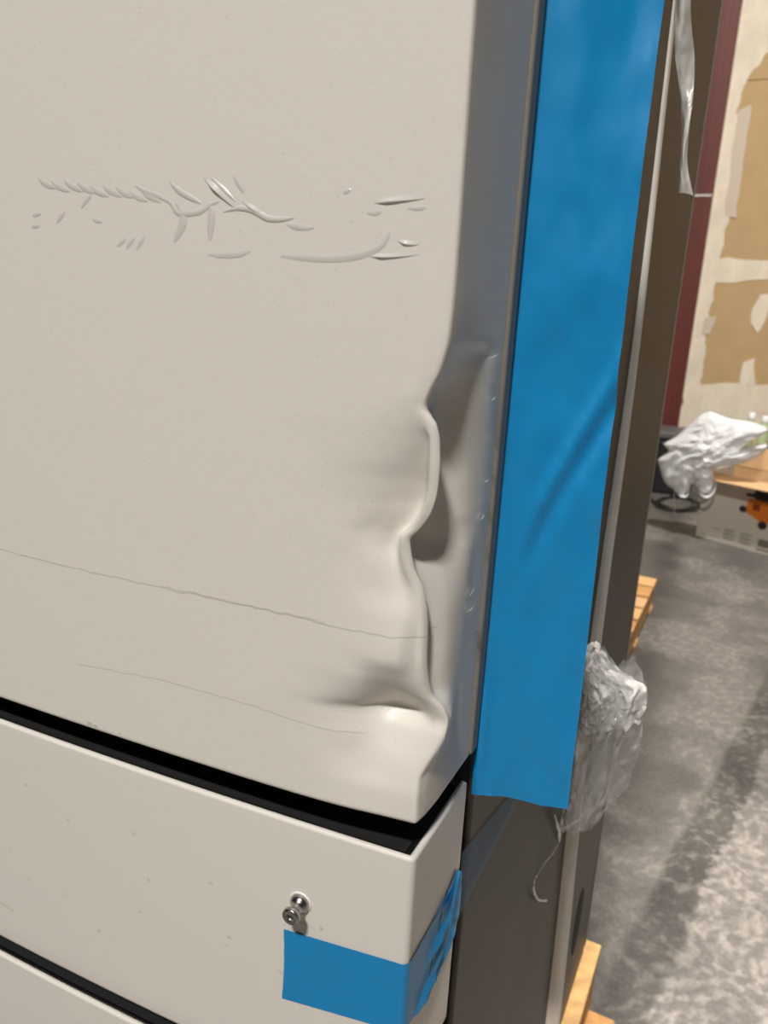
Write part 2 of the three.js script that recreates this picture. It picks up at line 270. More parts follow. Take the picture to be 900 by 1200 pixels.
for (let j = 0; j < COLS; j++) { colX[j] = pchip(ysec, SECTIONS.map((s) => s[1][j][0] / 100)); colZ[j] = pchip(ysec, SECTIONS.map((s) => s[1][j][1] / 100)); }
function doorSection(y) {                                            // points (x, z) across the door at height y
  const c = [];
  for (const x of [-DOOR_W, -0.36, -0.27, -0.19, -0.14]) c.push([x, bowAt(x)]);
  const k = []; for (let j = 0; j < COLS; j++) { const x = colX[j](y); k.push([x, colZ[j](y) + bowAt(x)]); }
  const tw = (a, b, f) => [lerp(a[0], b[0], f), lerp(a[1], b[1], f)];
  k.forEach((p, j) => {
    if (j === 5) c.push(tw(p, k[4], 0.25));
    c.push(p);
    if (j === 5) { const m = tw(p, k[6], 0.5), o = [k[6][0], p[1]]; c.push(tw(m, o, 0.38)); }       // keeps the bend a true round
    if (j === 6) c.push(tw(p, k[7], 0.22));
  });
  const t = [0]; for (let i = 1; i < c.length; i++) t[i] = t[i - 1] + Math.sqrt(Math.hypot(c[i][0] - c[i - 1][0], c[i][1] - c[i - 1][1]));
  const out = [];
  const get = (i) => (i < 0 ? [2 * c[0][0] - c[1][0], 2 * c[0][1] - c[1][1]] : i >= c.length ? [2 * c[i - 1][0] - c[i - 2][0], 2 * c[i - 1][1] - c[i - 2][1]] : c[i]);
  const tt = (i) => (i < 0 ? t[0] - (t[1] - t[0]) : i >= c.length ? t[c.length - 1] + (t[c.length - 1] - t[c.length - 2]) : t[i]);
  for (let i = 0; i + 1 < c.length; i++) {
    const n = i < 4 ? 5 : 7, P = [get(i - 1), get(i), get(i + 1), get(i + 2)], T = [tt(i - 1), tt(i), tt(i + 1), tt(i + 2)];
    for (let k = 0; k < n; k++) {
      const x = T[1] + (T[2] - T[1]) * k / n;
      const mix = (A, B, ta, tb) => [((tb - x) * A[0] + (x - ta) * B[0]) / (tb - ta), ((tb - x) * A[1] + (x - ta) * B[1]) / (tb - ta)];
      const A1 = mix(P[0], P[1], T[0], T[1]), A2 = mix(P[1], P[2], T[1], T[2]), A3 = mix(P[2], P[3], T[2], T[3]);
      const B1 = mix(A1, A2, T[0], T[2]), B2 = mix(A2, A3, T[1], T[3]);
      out.push(mix(B1, B2, T[1], T[2]));
    }
  }
  out.push(c[c.length - 1]); return out;
}
const door = new THREE.Group(); door.name = 'door'; door.userData.label = 'white door with crushed lower corner and wrinkled film'; fridge.add(door);
{
  const ys = []; for (let y = DOOR_Y0; y < 1.365; y += 0.0016) ys.push(y); for (let y = 1.37; y <= DOOR_Y1; y += 0.02) ys.push(y); ys.push(DOOR_Y1);
  const rows = ys.map((y) => doorSection(y).map(([x, z]) => {
    const dent = smooth(1.03, 1.06, y) * (1 - smooth(1.24, 1.285, y)) * smooth(-0.075, -0.03, x);
    const n = dent * 0.00018 * fbm(x * 60, y * 60, z * 60, 3);
    return new THREE.Vector3(x + n, y, z + n);
  }));
  const inset = (row, d, y) => row.map((p, j) => { const a = row[Math.max(0, j - 1)], b = row[Math.min(row.length - 1, j + 1)]; const tx = b.x - a.x, tz = b.z - a.z, L = Math.hypot(tx, tz) || 1; return new THREE.Vector3(p.x + tz / L * d, y, p.z - tx / L * d); });
  const r = 0.0035, b0 = rows[0], lip = [];
  for (let k = 5; k >= 1; k--) { const a = k / 5 * Math.PI / 2; lip.push(inset(b0, r * (1 - Math.cos(a)), DOOR_Y0 - r * Math.sin(a))); }
  const under = inset(b0, 0.016, DOOR_Y0 - r);
  const all = [under, ...lip, ...rows];
  mesh('outer_panel', gridGeo(all, (p) => [(p.x + TX) / TX, (p.y - 1.0) / TY]), white, door);
  // dark underside and inner frame
  const n = b0.length, body = new THREE.Shape(); under.forEach((p, i) => (i ? body.lineTo(p.x, -p.z) : body.moveTo(p.x, -p.z))); body.lineTo(-DOOR_W + 0.01, 0.0835);
  const cap = new THREE.ExtrudeGeometry(body, { depth: 0.004, bevelEnabled: false }); cap.rotateX(-Math.PI / 2); cap.translate(0, DOOR_Y0 - 0.002, 0);
  mesh('underside', cap, blackMatte, door);
  mesh('rear_flange', rbox(-DOOR_W + 0.002, 0.0022, DOOR_Y0, DOOR_Y1, -0.0925, -0.0805, 0.002), linerMat, door);
  mesh('top_cap', box(-DOOR_W, -0.002, DOOR_Y1 - 0.004, DOOR_Y1 + 0.001, -0.08, 0.0), linerMat, door);
  // torn bits of film standing off the rear edge
  const shine = phys({ color: lin(0.85, 0.87, 0.88), roughness: 0.12, transmission: 0.6, thickness: 0 });
  for (const [u, v, du, dv] of [[568, 421, 18, -7], [574, 470, 7, -6], [570, 510, 6, 3], [566, 565, 7, -4], [562, 610, 6, -9], [549, 700, 8, -14], [546, 718, 10, -9], [553, 722, 5, -16], [556, 735, 6, 2]]) {
    const a = onSide(u, v, 0.0012), b = onSide(u + du, v + dv, 0.0024), c = onSide(u + du * 0.5 + 1.2, v + dv * 0.5 + 1.8, 0.004);
    const rowsT = [[a, a.clone().lerp(b, 0.5), b], [a.clone().lerp(c, 0.4), c, b.clone().lerp(c, 0.4)]];
    mesh('torn_film', gridGeo(rowsT), shine, door);
  }
}
// ---- wrinkles of the protective film: low ridges lying on the front
const filmMat = phys({ color: lin(0.70, 0.675, 0.63), roughness: 0.25, clearcoat: 1, clearcoatRoughness: 0.16 });
function ridge(pts, w, h, facet = false, name = 'film_wrinkle') {
  const P = pts.map(([u, v]) => onFront(u, v)), curve = new THREE.CatmullRomCurve3(P), n = Math.max(10, pts.length * 6), rows = [];
  for (let i = 0; i <= n; i++) {
    const t = i / n, p = curve.getPoint(t), d = curve.getTangent(t), nx = -d.y, ny = d.x, e = Math.pow(Math.sin(Math.PI * clamp(t * 0.96 + 0.02, 0, 1)), 0.55), rise = facet ? (t < 0.35 ? smooth(0, 0.35, t) : (1 - t) / 0.65 * 0.95 + 0.05) / Math.max(e, 0.05) : 1, row = [];
    for (let k = 0; k <= 14; k++) { const s = k / 14 * 2 - 1, hh = facet ? 2.2 * h * e * rise * (s < -0.45 ? smooth(-1, -0.45, s) : Math.pow((1 - s) / 1.45, 0.92)) : h * e * Math.pow(1 - s * s, 0.8), x = p.x + nx * s * w / 2 * e, y = p.y + ny * s * w / 2 * e; row.push(new THREE.Vector3(x, y, bowAt(x) + 0.00004 + 0.48 * hh)); }
    rows.push(row);
  }
  return mesh(name, gridGeo(rows), filmMat, door);
}
const mm = 0.001;
for (let k = 0; k < 9; k++) { const u = 45 + k * 15.2, v = 209 + k * 1.9 + 1.5 * Math.sin(k * 2); ridge([[u, v], [u + 6, v + 5], [u + 14, v + 9], [u + 22, v + 11 + (k % 3)]], 3.4 * mm, 0.5 * mm); }
ridge([[158, 217], [172, 225], [186, 230], [198, 237]], 3 * mm, 0.6 * mm);
ridge([[186, 230], [200, 238], [208, 249], [222, 250], [236, 247], [246, 240], [257, 236]], 3.4 * mm, 0.7 * mm);
ridge([[206, 238], [214, 252], [214, 262], [210, 272], [204, 284]], 5 * mm, 0.7 * mm);
ridge([[247, 238], [248, 252], [247, 266], [246, 282]], 4.4 * mm, 0.7 * mm);
ridge([[199, 213], [210, 224], [222, 231], [235, 238]], 3.4 * mm, 0.9 * mm);
ridge([[239, 208], [252, 220], [266, 233], [281, 247]], 4 * mm, 1.36 * mm, true);
ridge([[247, 208], [262, 222], [276, 236]], 2.4 * mm, 1.0 * mm);
ridge([[274, 206], [281, 217], [286, 226]], 3.0 * mm, 0.5 * mm);
ridge([[262, 248], [280, 244], [297, 247], [314, 256], [330, 257], [345, 255]], 3.4 * mm, 1.1 * mm);
ridge([[284, 236], [300, 246], [314, 254]], 2.6 * mm, 0.88 * mm, true);
ridge([[336, 263], [350, 266], [368, 267]], 3.4 * mm, 0.5 * mm);
ridge([[437, 238], [455, 235], [478, 233], [498, 232]], 3 * mm, 1.02 * mm, true);
ridge([[478, 244], [490, 244], [500, 243]], 2.4 * mm, 0.4 * mm);
ridge([[430, 249], [440, 249], [447, 248]], 3.0 * mm, 0.45 * mm);
ridge([[466, 282], [478, 285], [492, 286]], 2.4 * mm, 0.82 * mm, true);
ridge([[432, 300], [455, 300], [491, 298]], 2.6 * mm, 0.88 * mm, true);
ridge([[329, 300], [360, 302], [395, 302], [425, 297], [448, 286], [457, 272]], 4.6 * mm, 0.55 * mm);
ridge([[243, 298], [260, 299], [280, 298], [294, 294]], 3.4 * mm, 0.45 * mm);
for (const [u, v, du, dv] of [[137, 289, 11, -10], [148, 292, 10, -14], [160, 293, 10, -17], [66, 262, 10, -14], [95, 244, 12, -16], [38, 253, 10, -3], [37, 266, 10, -2], [108, 257, 12, 3], [402, 226, 9, -4]]) ridge([[u, v], [u + du * 0.5, v + dv * 0.55], [u + du, v + dv]], 2.6 * mm, 0.4 * mm);

// ---- drawers, cabinet and trims
function outline(w, depth, r) {                                      // plan of a drawer front: right back -> corner -> front -> left back
  const o = []; const z0 = bow(0), arc = (cx, cz, a0, a1) => { for (let k = 0; k <= 7; k++) { const a = lerp(a0, a1, k / 7); o.push([cx + r * Math.cos(a), cz + r * Math.sin(a)]); } };
  o.push([0, -depth], [0, -depth * 0.6], [0, -depth * 0.25]);
  arc(-r, z0 - r + 0.0005, 0, Math.PI / 2 - 0.08);
  for (let k = 1; k < 40; k++) { const x = lerp(-r, -w + r, k / 40); o.push([x, bowAt(x)]); }
  arc(-w + r, bow(w) - r, Math.PI / 2 + 0.08, Math.PI);
  o.push([-w, -depth * 0.25], [-w, -depth]);
  return o;
}
function drawer(y0, y1, label) {
  const g = new THREE.Group(); g.name = 'drawer'; g.userData.label = label; fridge.add(g);
  const o = outline(0.91, DEPTH, 0.0045), n = o.length;
  const off = (d) => o.map((p, i) => { const a = o[Math.max(0, i - 1)], b = o[Math.min(n - 1, i + 1)], tx = b[0] - a[0], tz = b[1] - a[1], L = Math.hypot(tx, tz) || 1; return [p[0] - tz / L * d, p[1] + tx / L * d]; });
  const rows = []; const prof = [[0.012, y0], [0.004, y0], [0.001, y0 + 0.001], [0, y0 + 0.004]];
  for (let k = 1; k < 16; k++) prof.push([0, lerp(y0 + 0.004, y1 - 0.003, k / 16)]);
  for (let k = 0; k <= 6; k++) { const a = k / 6 * Math.PI; prof.push([0.0023 * (1 - Math.cos(a)), y1 - 0.0023 + 0.0023 * Math.sin(a)]); }
  prof.push([0.0046, y1 - 0.02]);
  for (const [d, y] of prof) rows.push(off(d).map(([x, z]) => new THREE.Vector3(x, y, z)));
  mesh('front_shell', gridGeo(rows, (p) => [(p.x - p.z + 0.2) / 1.2, (p.y - y0 + 0.05) / 0.6]), whiteDrawer, g);
  // black top trim with a raised rib just behind the lip
  const shp = (d) => { const s = new THREE.Shape(); off(d).forEach(([x, z], i) => (i ? s.lineTo(x, -z) : s.moveTo(x, -z))); return s; };
  const top = new THREE.ExtrudeGeometry(shp(0.0042), { depth: 0.012, bevelEnabled: false }); top.rotateX(-Math.PI / 2); top.translate(0, y1 - 0.019, 0);
  mesh('top_trim', top, blackMatte, g);
  const rib = []; for (const [d, y] of [[0.0050, y1 - 0.0085], [0.0052, y1 - 0.0035], [0.0075, y1 - 0.0028], [0.0095, y1 - 0.0045], [0.0098, y1 - 0.0085]]) rib.push(off(d).slice(2, -2).map(([x, z]) => new THREE.Vector3(x, y, z)));
  mesh('lip_rib', gridGeo(rib), black, g);
  mesh('back_plate', box(-0.907, -0.003, y0 + 0.002, y1 - 0.006, -DEPTH - 0.001, -DEPTH + 0.003), blackMatte, g);
  return g;
}
const YD = 0.995, YG = 0.781;
const drawerA = drawer(YG + 0.017, YD, 'white upper drawer front with a bare handle stud');
const drawerB = drawer(0.24, YG, 'white lower drawer front');
// second door of the pair, left of the dented one
mesh('neighbour_door', rbox(-0.91, -DOOR_W - 0.004, DOOR_Y0 - 0.003, DOOR_Y1, -0.083, 0.012, 0.006), whiteDrawer, fridge);
// black gasket plane behind door and drawers
mesh('gasket', rbox(-0.9, -0.014, 0.22, 1.84, -0.104, -0.0838, 0.003), blackMatte, fridge);
// cabinet
const CAB_Z0 = -0.1005, CAB_Z1 = -0.885;
mesh('cabinet', rbox(-0.91, -0.0005, 0.16, 1.86, CAB_Z1, CAB_Z0, 0.004), sideMat, fridge);
mesh('base_grille', rbox(-0.9, -0.01, 0.155, 0.235, -0.11, -0.03, 0.003), blackMatte, fridge);
mesh('rear_edge_highlight', rbox(-0.02, 0.0008, 0.17, 1.86, CAB_Z1 - 0.003, CAB_Z1 + 0.003, 0.0008), std({ color: lin(0.2, 0.18, 0.16), roughness: 0.4 }), fridge);  // no real trim: a paler strip paints the highlight along the rear edge
{ // slot near the bottom of the side (lifting slot)
  const a = onSide(677, 1080, 0), s = new THREE.Shape(); s.absellipse(0, 0, 0.03, 0.062, 0, Math.PI * 2);
  const g = new THREE.ExtrudeGeometry(s, { depth: 0.0008, bevelEnabled: false, curveSegments: 20 }); g.rotateY(Math.PI / 2); g.translate(-0.0004, a.y, a.z);
  mesh('slot', g, std({ color: lin(0.004, 0.004, 0.004), roughness: 1 }), fridge);
}
{ // pale foam bead running down the side, wider towards the bottom
  const rows = [], N = 70, foam = std({ map: dataTex(64, 256, (i, j) => { const v = 1 + 0.10 * fbm(i / 8, j / 8, 2, 3) ; return [240 * v, 234 * v, 225 * v]; }), roughness: 0.5 });
  const L = pchip([-500, 0, 400, 733, 950, 1100, 1230, 1450], [847, 789.5, 742, 694.5, 667, 651, 636, 610]);
  const W = pchip([-500, 0, 400, 733, 950, 1100, 1230, 1450], [4, 5, 9, 13, 15, 16, 17, 18]);
  for (let i = 0; i <= N; i++) {
    const v = lerp(-500, 1450, i / N), a = onSide(L(v), v, 0), z = a.z - 0.004, b = onDepth(L(v) + W(v), v, z);
    const h = Math.max(0.003, b.x), y = clamp(a.y, 0.17, 1.855);
    rows.push([[0, a.z], [h * 0.45, a.z - 0.001], [h * 0.85, a.z - 0.002], [h, z - 0.002], [h * 0.9, z - 0.006], [h * 0.3, z - 0.008], [0, z - 0.009]].map(([x, zz]) => new THREE.Vector3(x - 0.0006, y, zz)));
  }
  mesh('foam_bead', gridGeo(rows), foam, fridge);
}
// handle stud on the upper drawer: flange, waist, domed head with a hex socket
{
  const steel = std({ color: lin(0.42, 0.41, 0.39), roughness: 0.26, metalness: 1 });
  const p = onFront(352.5, 1056.7), g = new THREE.Group(); g.name = 'handle_stud'; g.userData.label = 'steel shoulder screw for the missing handle'; drawerA.add(g);
  g.position.copy(p); g.rotation.y = 0.07; g.rotation.x = 0.05;
  const pr = [[0.0060, 0], [0.0062, 0.0010], [0.0059, 0.0028], [0.0049, 0.0040], [0.0039, 0.0052], [0.0036, 0.0068], [0.0037, 0.0084], [0.0047, 0.0096], [0.0055, 0.0104], [0.0057, 0.0116], [0.0056, 0.0128], [0.0050, 0.0136], [0.0040, 0.0138], [0.0024, 0.0138]].map(([r, y]) => new THREE.Vector2(r, y));
  const ring = new THREE.LatheGeometry([[0.0074, 0], [0.0072, 0.0008], [0.0064, 0.0010], [0.0058, 0.0006]].map(([r, y]) => new THREE.Vector2(r, y)), 40); ring.rotateX(Math.PI / 2); mesh('washer', ring, std({ color: lin(0.85, 0.84, 0.8), roughness: 0.35 }), g);
  const s = new THREE.LatheGeometry(pr, 40); s.rotateX(Math.PI / 2); mesh('shank', s, steel, g);
  const hex = new THREE.LatheGeometry([new THREE.Vector2(0.0024, 0.0138), new THREE.Vector2(0.0022, 0.0120), new THREE.Vector2(0.0001, 0.0114)], 6); hex.rotateX(Math.PI / 2); mesh('hex_socket', hex, std({ color: lin(0.25, 0.24, 0.23), roughness: 0.35, metalness: 1 }), g);
}

// ---------------------------------------------------------------- blue film and tape
const blueTex = dataTex(256, 256, (i, j) => { const v = 1 + 0.04 * fbm(i / 30, j / 30, 2, 4); return [10 * v, 140 * v, 204 * v]; });
const blueFilm = phys({ map: blueTex, roughness: 0.42, clearcoat: 0.15, clearcoatRoughness: 0.3 });
{ // a strip of tape caught behind the door edge, standing out sideways from the gap
  const top = 1.80, N = 150, M = 30, rows = [];
  const bl = onDepth(551.5, 930, -0.0945), br = onDepth(665, 946, -0.118);
  for (let i = 0; i <= N; i++) {
    const row = [];
    for (let j = 0; j <= M; j++) {
      const s = j / M, yb = lerp(bl.y, br.y, s) + 0.0012 * Math.sin(s * 6), y = lerp(yb, top, i / N), w = lerp(br.x - bl.x, 0.0535, clamp((y - br.y) / 0.5, 0, 1));
      const x = bl.x + w * s + 0.0006 - 0.0045 * clamp((y - 1.0) / 0.45, 0, 1) * (1 - s);
      let z = lerp(-0.0945, -0.118, s);
      const q = smooth(0, 0.25, s);
      z += q * (0.007 * fbm(x * 20, y * 9, 1, 3) + 0.002 * fbm(x * 60 + y * 20, y * 34, 4, 3));
      // one long diagonal fold and a dished top
      const e = (y - 1.17) - (x - 0.02) * 2.6 + 0.006 * noise3(y * 14, 2, 5), k = smooth(0.01, 0.03, x);
      z += k * (0.0032 * Math.exp(-Math.pow(e / 0.010, 2)) - 0.0026 * Math.exp(-Math.pow((e + 0.022) / 0.012, 2)));
      z -= 0.008 * smooth(1.36, 1.46, y) * smooth(0.35, 0.8, s);
      z += 0.0025 * Math.exp(-Math.pow((s - 0.06) / 0.05, 2)) * Math.exp(-Math.pow((y - 1.02) / 0.04, 2));
      row.push(new THREE.Vector3(x, y, z));
    }
    rows.push(row);
  }
  const m = mesh('blue_strip', gridGeo(rows, (p) => [p.x * 3, p.y * 3]), blueFilm, scene);
  tag(m, 'long upright strip of bright blue tape standing out from behind the dented door', 'tape');
}
{
  // drawer tape: front strip wraps the corner, bunches on the drawer side, then crosses the gap and climbs the cabinet
  const g = thing('blue_tape', 'narrow strip of blue tape below the handle stud, wrapping the drawer corner', 'tape');
  const front = [], N = 30, M = 12;
  for (let i = 0; i <= N; i++) {
    const t = i / N, row = [];
    for (let j = 0; j <= M; j++) {
      const s = j / M, tu = lerp(333, 474, t), tv = lerp(1088, 1130, t), bu = lerp(331, 459, t), bv = lerp(1169, 1206, t);
      const u = lerp(tu, bu, s) + (1 - t) * (1.4 * Math.sin(s * 3.1) + 1.2 * fbm(s * 7, 3, 1, 3)), v = lerp(tv, bv, s), p = onFront(u, v);
      p.z += 0.0006; row.push(p);
    }
    front.push(row);
  }
  // continue round the corner with the end row, then along the side
  const last = front[N], rr = 0.0045, keep = front.filter((row) => row[0].x < -rr - 0.0004 && row[M].x < -rr - 0.0004), arcRows = [];
  for (let k = 0; k <= 6; k++) { const a = lerp(Math.PI / 2 - 0.1, 0, k / 6); arcRows.push(last.map((p) => new THREE.Vector3(-rr + (rr + 0.0007) * Math.cos(a), p.y, -rr + 0.0005 + (rr + 0.0007) * Math.sin(a)))); }
  const sideRows = [];
  const yT0 = last[0].y, yB0 = last[M].y, eT = onSide(541, 1020, 0.001), eB = onSide(498, 1172, 0.001);
  for (let i = 1; i <= 16; i++) {
    const t = i / 16, row = [];
    for (let j = 0; j <= M; j++) {
      const s = j / M, y0 = lerp(yT0, yB0, s), zE = lerp(eT.z, eB.z, s), yE = lerp(eT.y, eB.y, s), z = lerp(-0.0042, zE, t), y = lerp(y0, yE, Math.pow(t, 1.05));
      const bunch = smooth(0.35, 0.75, t) * 0.004 * Math.pow(Math.max(0, Math.sin((s + 0.25 * t) * 13)), 2) ;
      row.push(new THREE.Vector3(0.0009 + bunch, y, z));
    }
    sideRows.push(row);
  }
  mesh('front_strip', gridGeo([...keep, ...arcRows, ...sideRows], (p) => [p.x * 3 + p.z * 3, p.y * 3]), blueFilm, g);
  // loose bunched fold standing off the drawer side
  const fold = [], FL = pchip([1020, 1060, 1100, 1170], [535, 520, 512, 497]), FR = pchip([1020, 1060, 1100, 1170], [541, 539, 531, 500]);
  for (let i = 0; i <= 40; i++) {
    const v = lerp(1020, 1170, i / 40), row = [];
    for (let k = 0; k <= 24; k++) {
      const s = k / 24, p = onSide(lerp(FL(v), FR(v), s), v, 0.001), hgt = 0.0035 * Math.sin(Math.PI * s) * (0.55 + 0.45 * Math.sin(s * 15 + v * 0.02)) * Math.sin(Math.PI * clamp(0.08 + i / 44, 0, 1));
      p.x = 0.0012 + Math.max(0, hgt) + 0.0006 * noise3(v * 0.08, s * 5, 1); row.push(p);
    }
    fold.push(row);
  }
  mesh('bunched_fold', gridGeo(fold), blueFilm, g);
  const clearBlue = std({ color: lin(0.04, 0.15, 0.27), roughness: 0.5, transparent: true, opacity: 0.42 });
  const q = [[541, 1000], [598, 932], [611, 932], [536, 1078]].map(([u, v]) => onSide(u, v, 0.0009)), cab = [];
  for (let i = 0; i <= 12; i++) { const t = i / 12, a = q[0].clone().lerp(q[1], t), b = q[3].clone().lerp(q[2], t), row = []; for (let j = 0; j <= 8; j++) { const p = a.clone().lerp(b, j / 8); p.x = 0.0009 + 0.0004 * fbm(p.y * 60, p.z * 60, 2, 2); row.push(p); } cab.push(row); }
  mesh('cabinet_strip', gridGeo(cab), clearBlue, g);
}

// ---------------------------------------------------------------- clear stretch film
const clear = phys({ color: lin(0.95, 0.95, 0.95), roughness: 0.1, transmission: 0.86, thickness: 0, ior: 1.5 });
const milky = phys({ color: lin(0.95, 0.94, 0.92), roughness: 0.3, transmission: 0.5, thickness: 0, ior: 1.5 });
const ridged = (x, y, z) => { let a = 0, f = 1, w = 0.5; for (let i = 0; i < 4; i++) { a += w * (1 - 2 * Math.abs(noise3(x * f + i * 5.1, y * f, z * f))); f *= 2.1; w *= 0.55; } return a; };
// crumpled sheet hung between pixel outlines on a plane x = off the fridge side
function crumple(left, right, x0, amp, freq, seed, n = 46, m = 34) {
  const LU = pchip(left.map((p) => p[1]), left.map((p) => p[0])), RU = pchip(right.map((p) => p[1]), right.map((p) => p[0])), va = left[0][1], vb = left[left.length - 1][1], rows = [];
  for (let i = 0; i <= n; i++) {
    const v = lerp(va, vb, i / n), row = [];
    for (let j = 0; j <= m; j++) {
      const s = j / m, u = lerp(LU(v), RU(v), s), z = -0.47 - 0.02 * s, p = onDepth(u, v, z);
      const t = i / n, bulge = Math.sin(Math.PI * s) * 0.022, pl = ridged(s * freq * 0.085 + 0.6 * noise3(t * 3, seed, 1) + seed, t * 1.6 + seed, seed), cr = ridged(p.x * freq * 1.6, p.y * freq * 1.6, seed + 2);
      p.z += x0 + bulge + amp * (0.75 * pl + 0.35 * cr - 0.35); p.x += 0.25 * amp * noise3(t * 6, seed, s * 9); p.y += 0.25 * amp * noise3(s * 8, t * 7, seed + 4);
      p.x = Math.max(p.x, 0.0015 + 0.001 * Math.abs(noise3(p.y * 90, p.z * 90, 1)));
      row.push(p);
    }
    rows.push(row);
  }
  return gridGeo(rows);
}
{
  const g = thing('stretch_film', 'crumpled bunch of clear stretch film hanging from the refrigerator side', 'film');
  mesh('puff', crumple([[692, 734], [686, 760], [684, 790], [684, 826]], [[706, 734], [730, 766], [762, 790], [760, 830]], 0.035, 0.022, 55, 1.7), milky, g);
  mesh('crumple', crumple([[690, 760], [682, 800], [676, 860], [668, 900], [664, 945]], [[745, 766], [764, 800], [752, 860], [742, 900], [706, 945]], 0.02, 0.03, 40, 6.3, 60, 40), clear, g);
  mesh('crumple', crumple([[694, 738], [690, 790], [680, 850], [674, 890], [672, 930]], [[716, 738], [752, 800], [738, 850], [726, 890], [712, 930]], 0.045, 0.026, 60, 11.3, 60, 40), clear, g);
  mesh('knot', crumple([[694, 778], [686, 800], [690, 822]], [[724, 778], [738, 800], [728, 822]], 0.05, 0.016, 110, 21.3), milky, g);
  mesh('hanging_tail', crumple([[672, 850], [660, 900], [646, 945], [642, 960]], [[716, 850], [714, 900], [700, 945], [668, 960]], 0.005, 0.02, 60, 31.3), clear, g);
  const tail = [[650, 955], [656, 985], [648, 1000], [636, 1015], [626, 1035], [629, 1052], [641, 1056]].map(([u, v]) => onSide(u, v, 0.004)), cv = new THREE.CatmullRomCurve3(tail), rows = [];
  for (let i = 0; i <= 60; i++) { const t = i / 60, p = cv.getPoint(t), w = 0.0008 + 0.002 * Math.abs(noise3(t * 9, 1, 2)) * (1 - t); rows.push([-1, 0, 1].map((k) => new THREE.Vector3(p.x + 0.0015 * noise3(t * 20, k, 4), p.y + k * 0.3 * w, p.z + k * w * 3))); }
  mesh('torn_thread', gridGeo(rows), milky, g);
}
{ // loose end of silvery film hanging beside the foam bead
  const L = [[794, -60], [793, 20], [792, 60], [796, 110], [798, 160], [797, 200], [797, 226]], Rr = [[810, -60], [810, 20], [813, 70], [812, 110], [808, 160], [806, 190], [812, 230]];
  const rows = [], lu = pchip(L.map((p) => p[1]), L.map((p) => p[0])), ru = pchip(Rr.map((p) => p[1]), Rr.map((p) => p[0]));
  for (let i = 0; i <= 70; i++) { const v = lerp(-60, 228, i / 70), row = []; for (let j = 0; j <= 10; j++) { const s = j / 10, p = onDepth(lerp(lu(v), ru(v), s), v, -0.47); p.z += 0.008 * Math.sin(v * 0.035 + s * 2.2) + 0.004 * fbm(s * 4, v * 0.05, 3, 3) + 0.006 * Math.sin(s * Math.PI); row.push(p); } rows.push(row); }
  const m = mesh('film_ribbon', gridGeo(rows), phys({ color: lin(0.72, 0.70, 0.66), roughness: 0.3, transmission: 0.15, thickness: 0 }), scene);
  tag(m, 'long loose ribbon of silvery plastic film hanging beside the foam bead', 'film');
}

// ---------------------------------------------------------------- pallets
const woodTex = (r, gg, b, s) => dataTex(256, 256, (i, j) => { const g1 = fbm(i / 70 + s, j / 7, s, 4), k = smooth(0.25, 0.4, fbm(i / 40, j / 22, s + 4, 2)), v = 1 + 0.30 * g1 - 0.2 * k; return [r * v, gg * v, b * v]; });
const woods = [std({ map: woodTex(214, 170, 112, 1), roughness: 0.8 }), std({ map: woodTex(196, 146, 90, 5), roughness: 0.8 }), std({ map: woodTex(205, 160, 116, 9), roughness: 0.8 })];
function pallet(label, x0, x1, z0, z1, top, along) {
  const g = thing('pallet', label, 'pallet', [x0, 0, z0]), W = x1 - x0, D = z1 - z0, n = 7, gap = 0.028;
  const put = (nm, a, k) => { const m = mesh(nm, rbox(...a, 0.003, 1), woods[k % 3], g); return m; };
  if (along === 'z') {
    const bw = (W - gap * (n - 1)) / n;
    for (let i = 0; i < n; i++) { const a = i * (bw + gap); put('deck_board', [a, a + bw, top - 0.02, top, 0, D], i); }
    for (let i = 0; i < 3; i++) { const c = lerp(0.045, D - 0.045, i / 2); put('stringer', [0, W - 0.004, 0.021, top - 0.021, c - 0.045, c + 0.045], i + 1); }
    for (let i = 0; i < 3; i++) { const c = lerp(0.05, W + 0.0, i / 2); put('bottom_board', [c - 0.05, c + 0.045, 0, 0.02, 0.02, D - 0.06], i + 2); }
  } else {
    const bw = (D - gap * (n - 1)) / n;
    for (let i = 0; i < n; i++) { const a = i * (bw + gap); put('deck_board', [0, W, top - 0.02, top, a, a + bw], i); }
    for (let i = 0; i < 3; i++) { const c = lerp(0.025, W - 0.025, i / 2); put('stringer', [c - 0.02, c + 0.02, 0.021, top - 0.021, 0, D], i + 1); }
    for (let i = 0; i < 3; i++) { const c = lerp(0.05, D - 0.05, i / 2); put('bottom_board', [0, W, 0, 0.02, c - 0.045, c + 0.045], i + 2); }
  }
  return g;
}
pallet('pine pallet under the dented refrigerator', -1.0, 0.026, -0.918, 0.06, 0.154, 'z');
pallet('pine pallet on the concrete behind the refrigerator', -1.2, -0.165, -3.15, -2.2, 0.14, 'x');

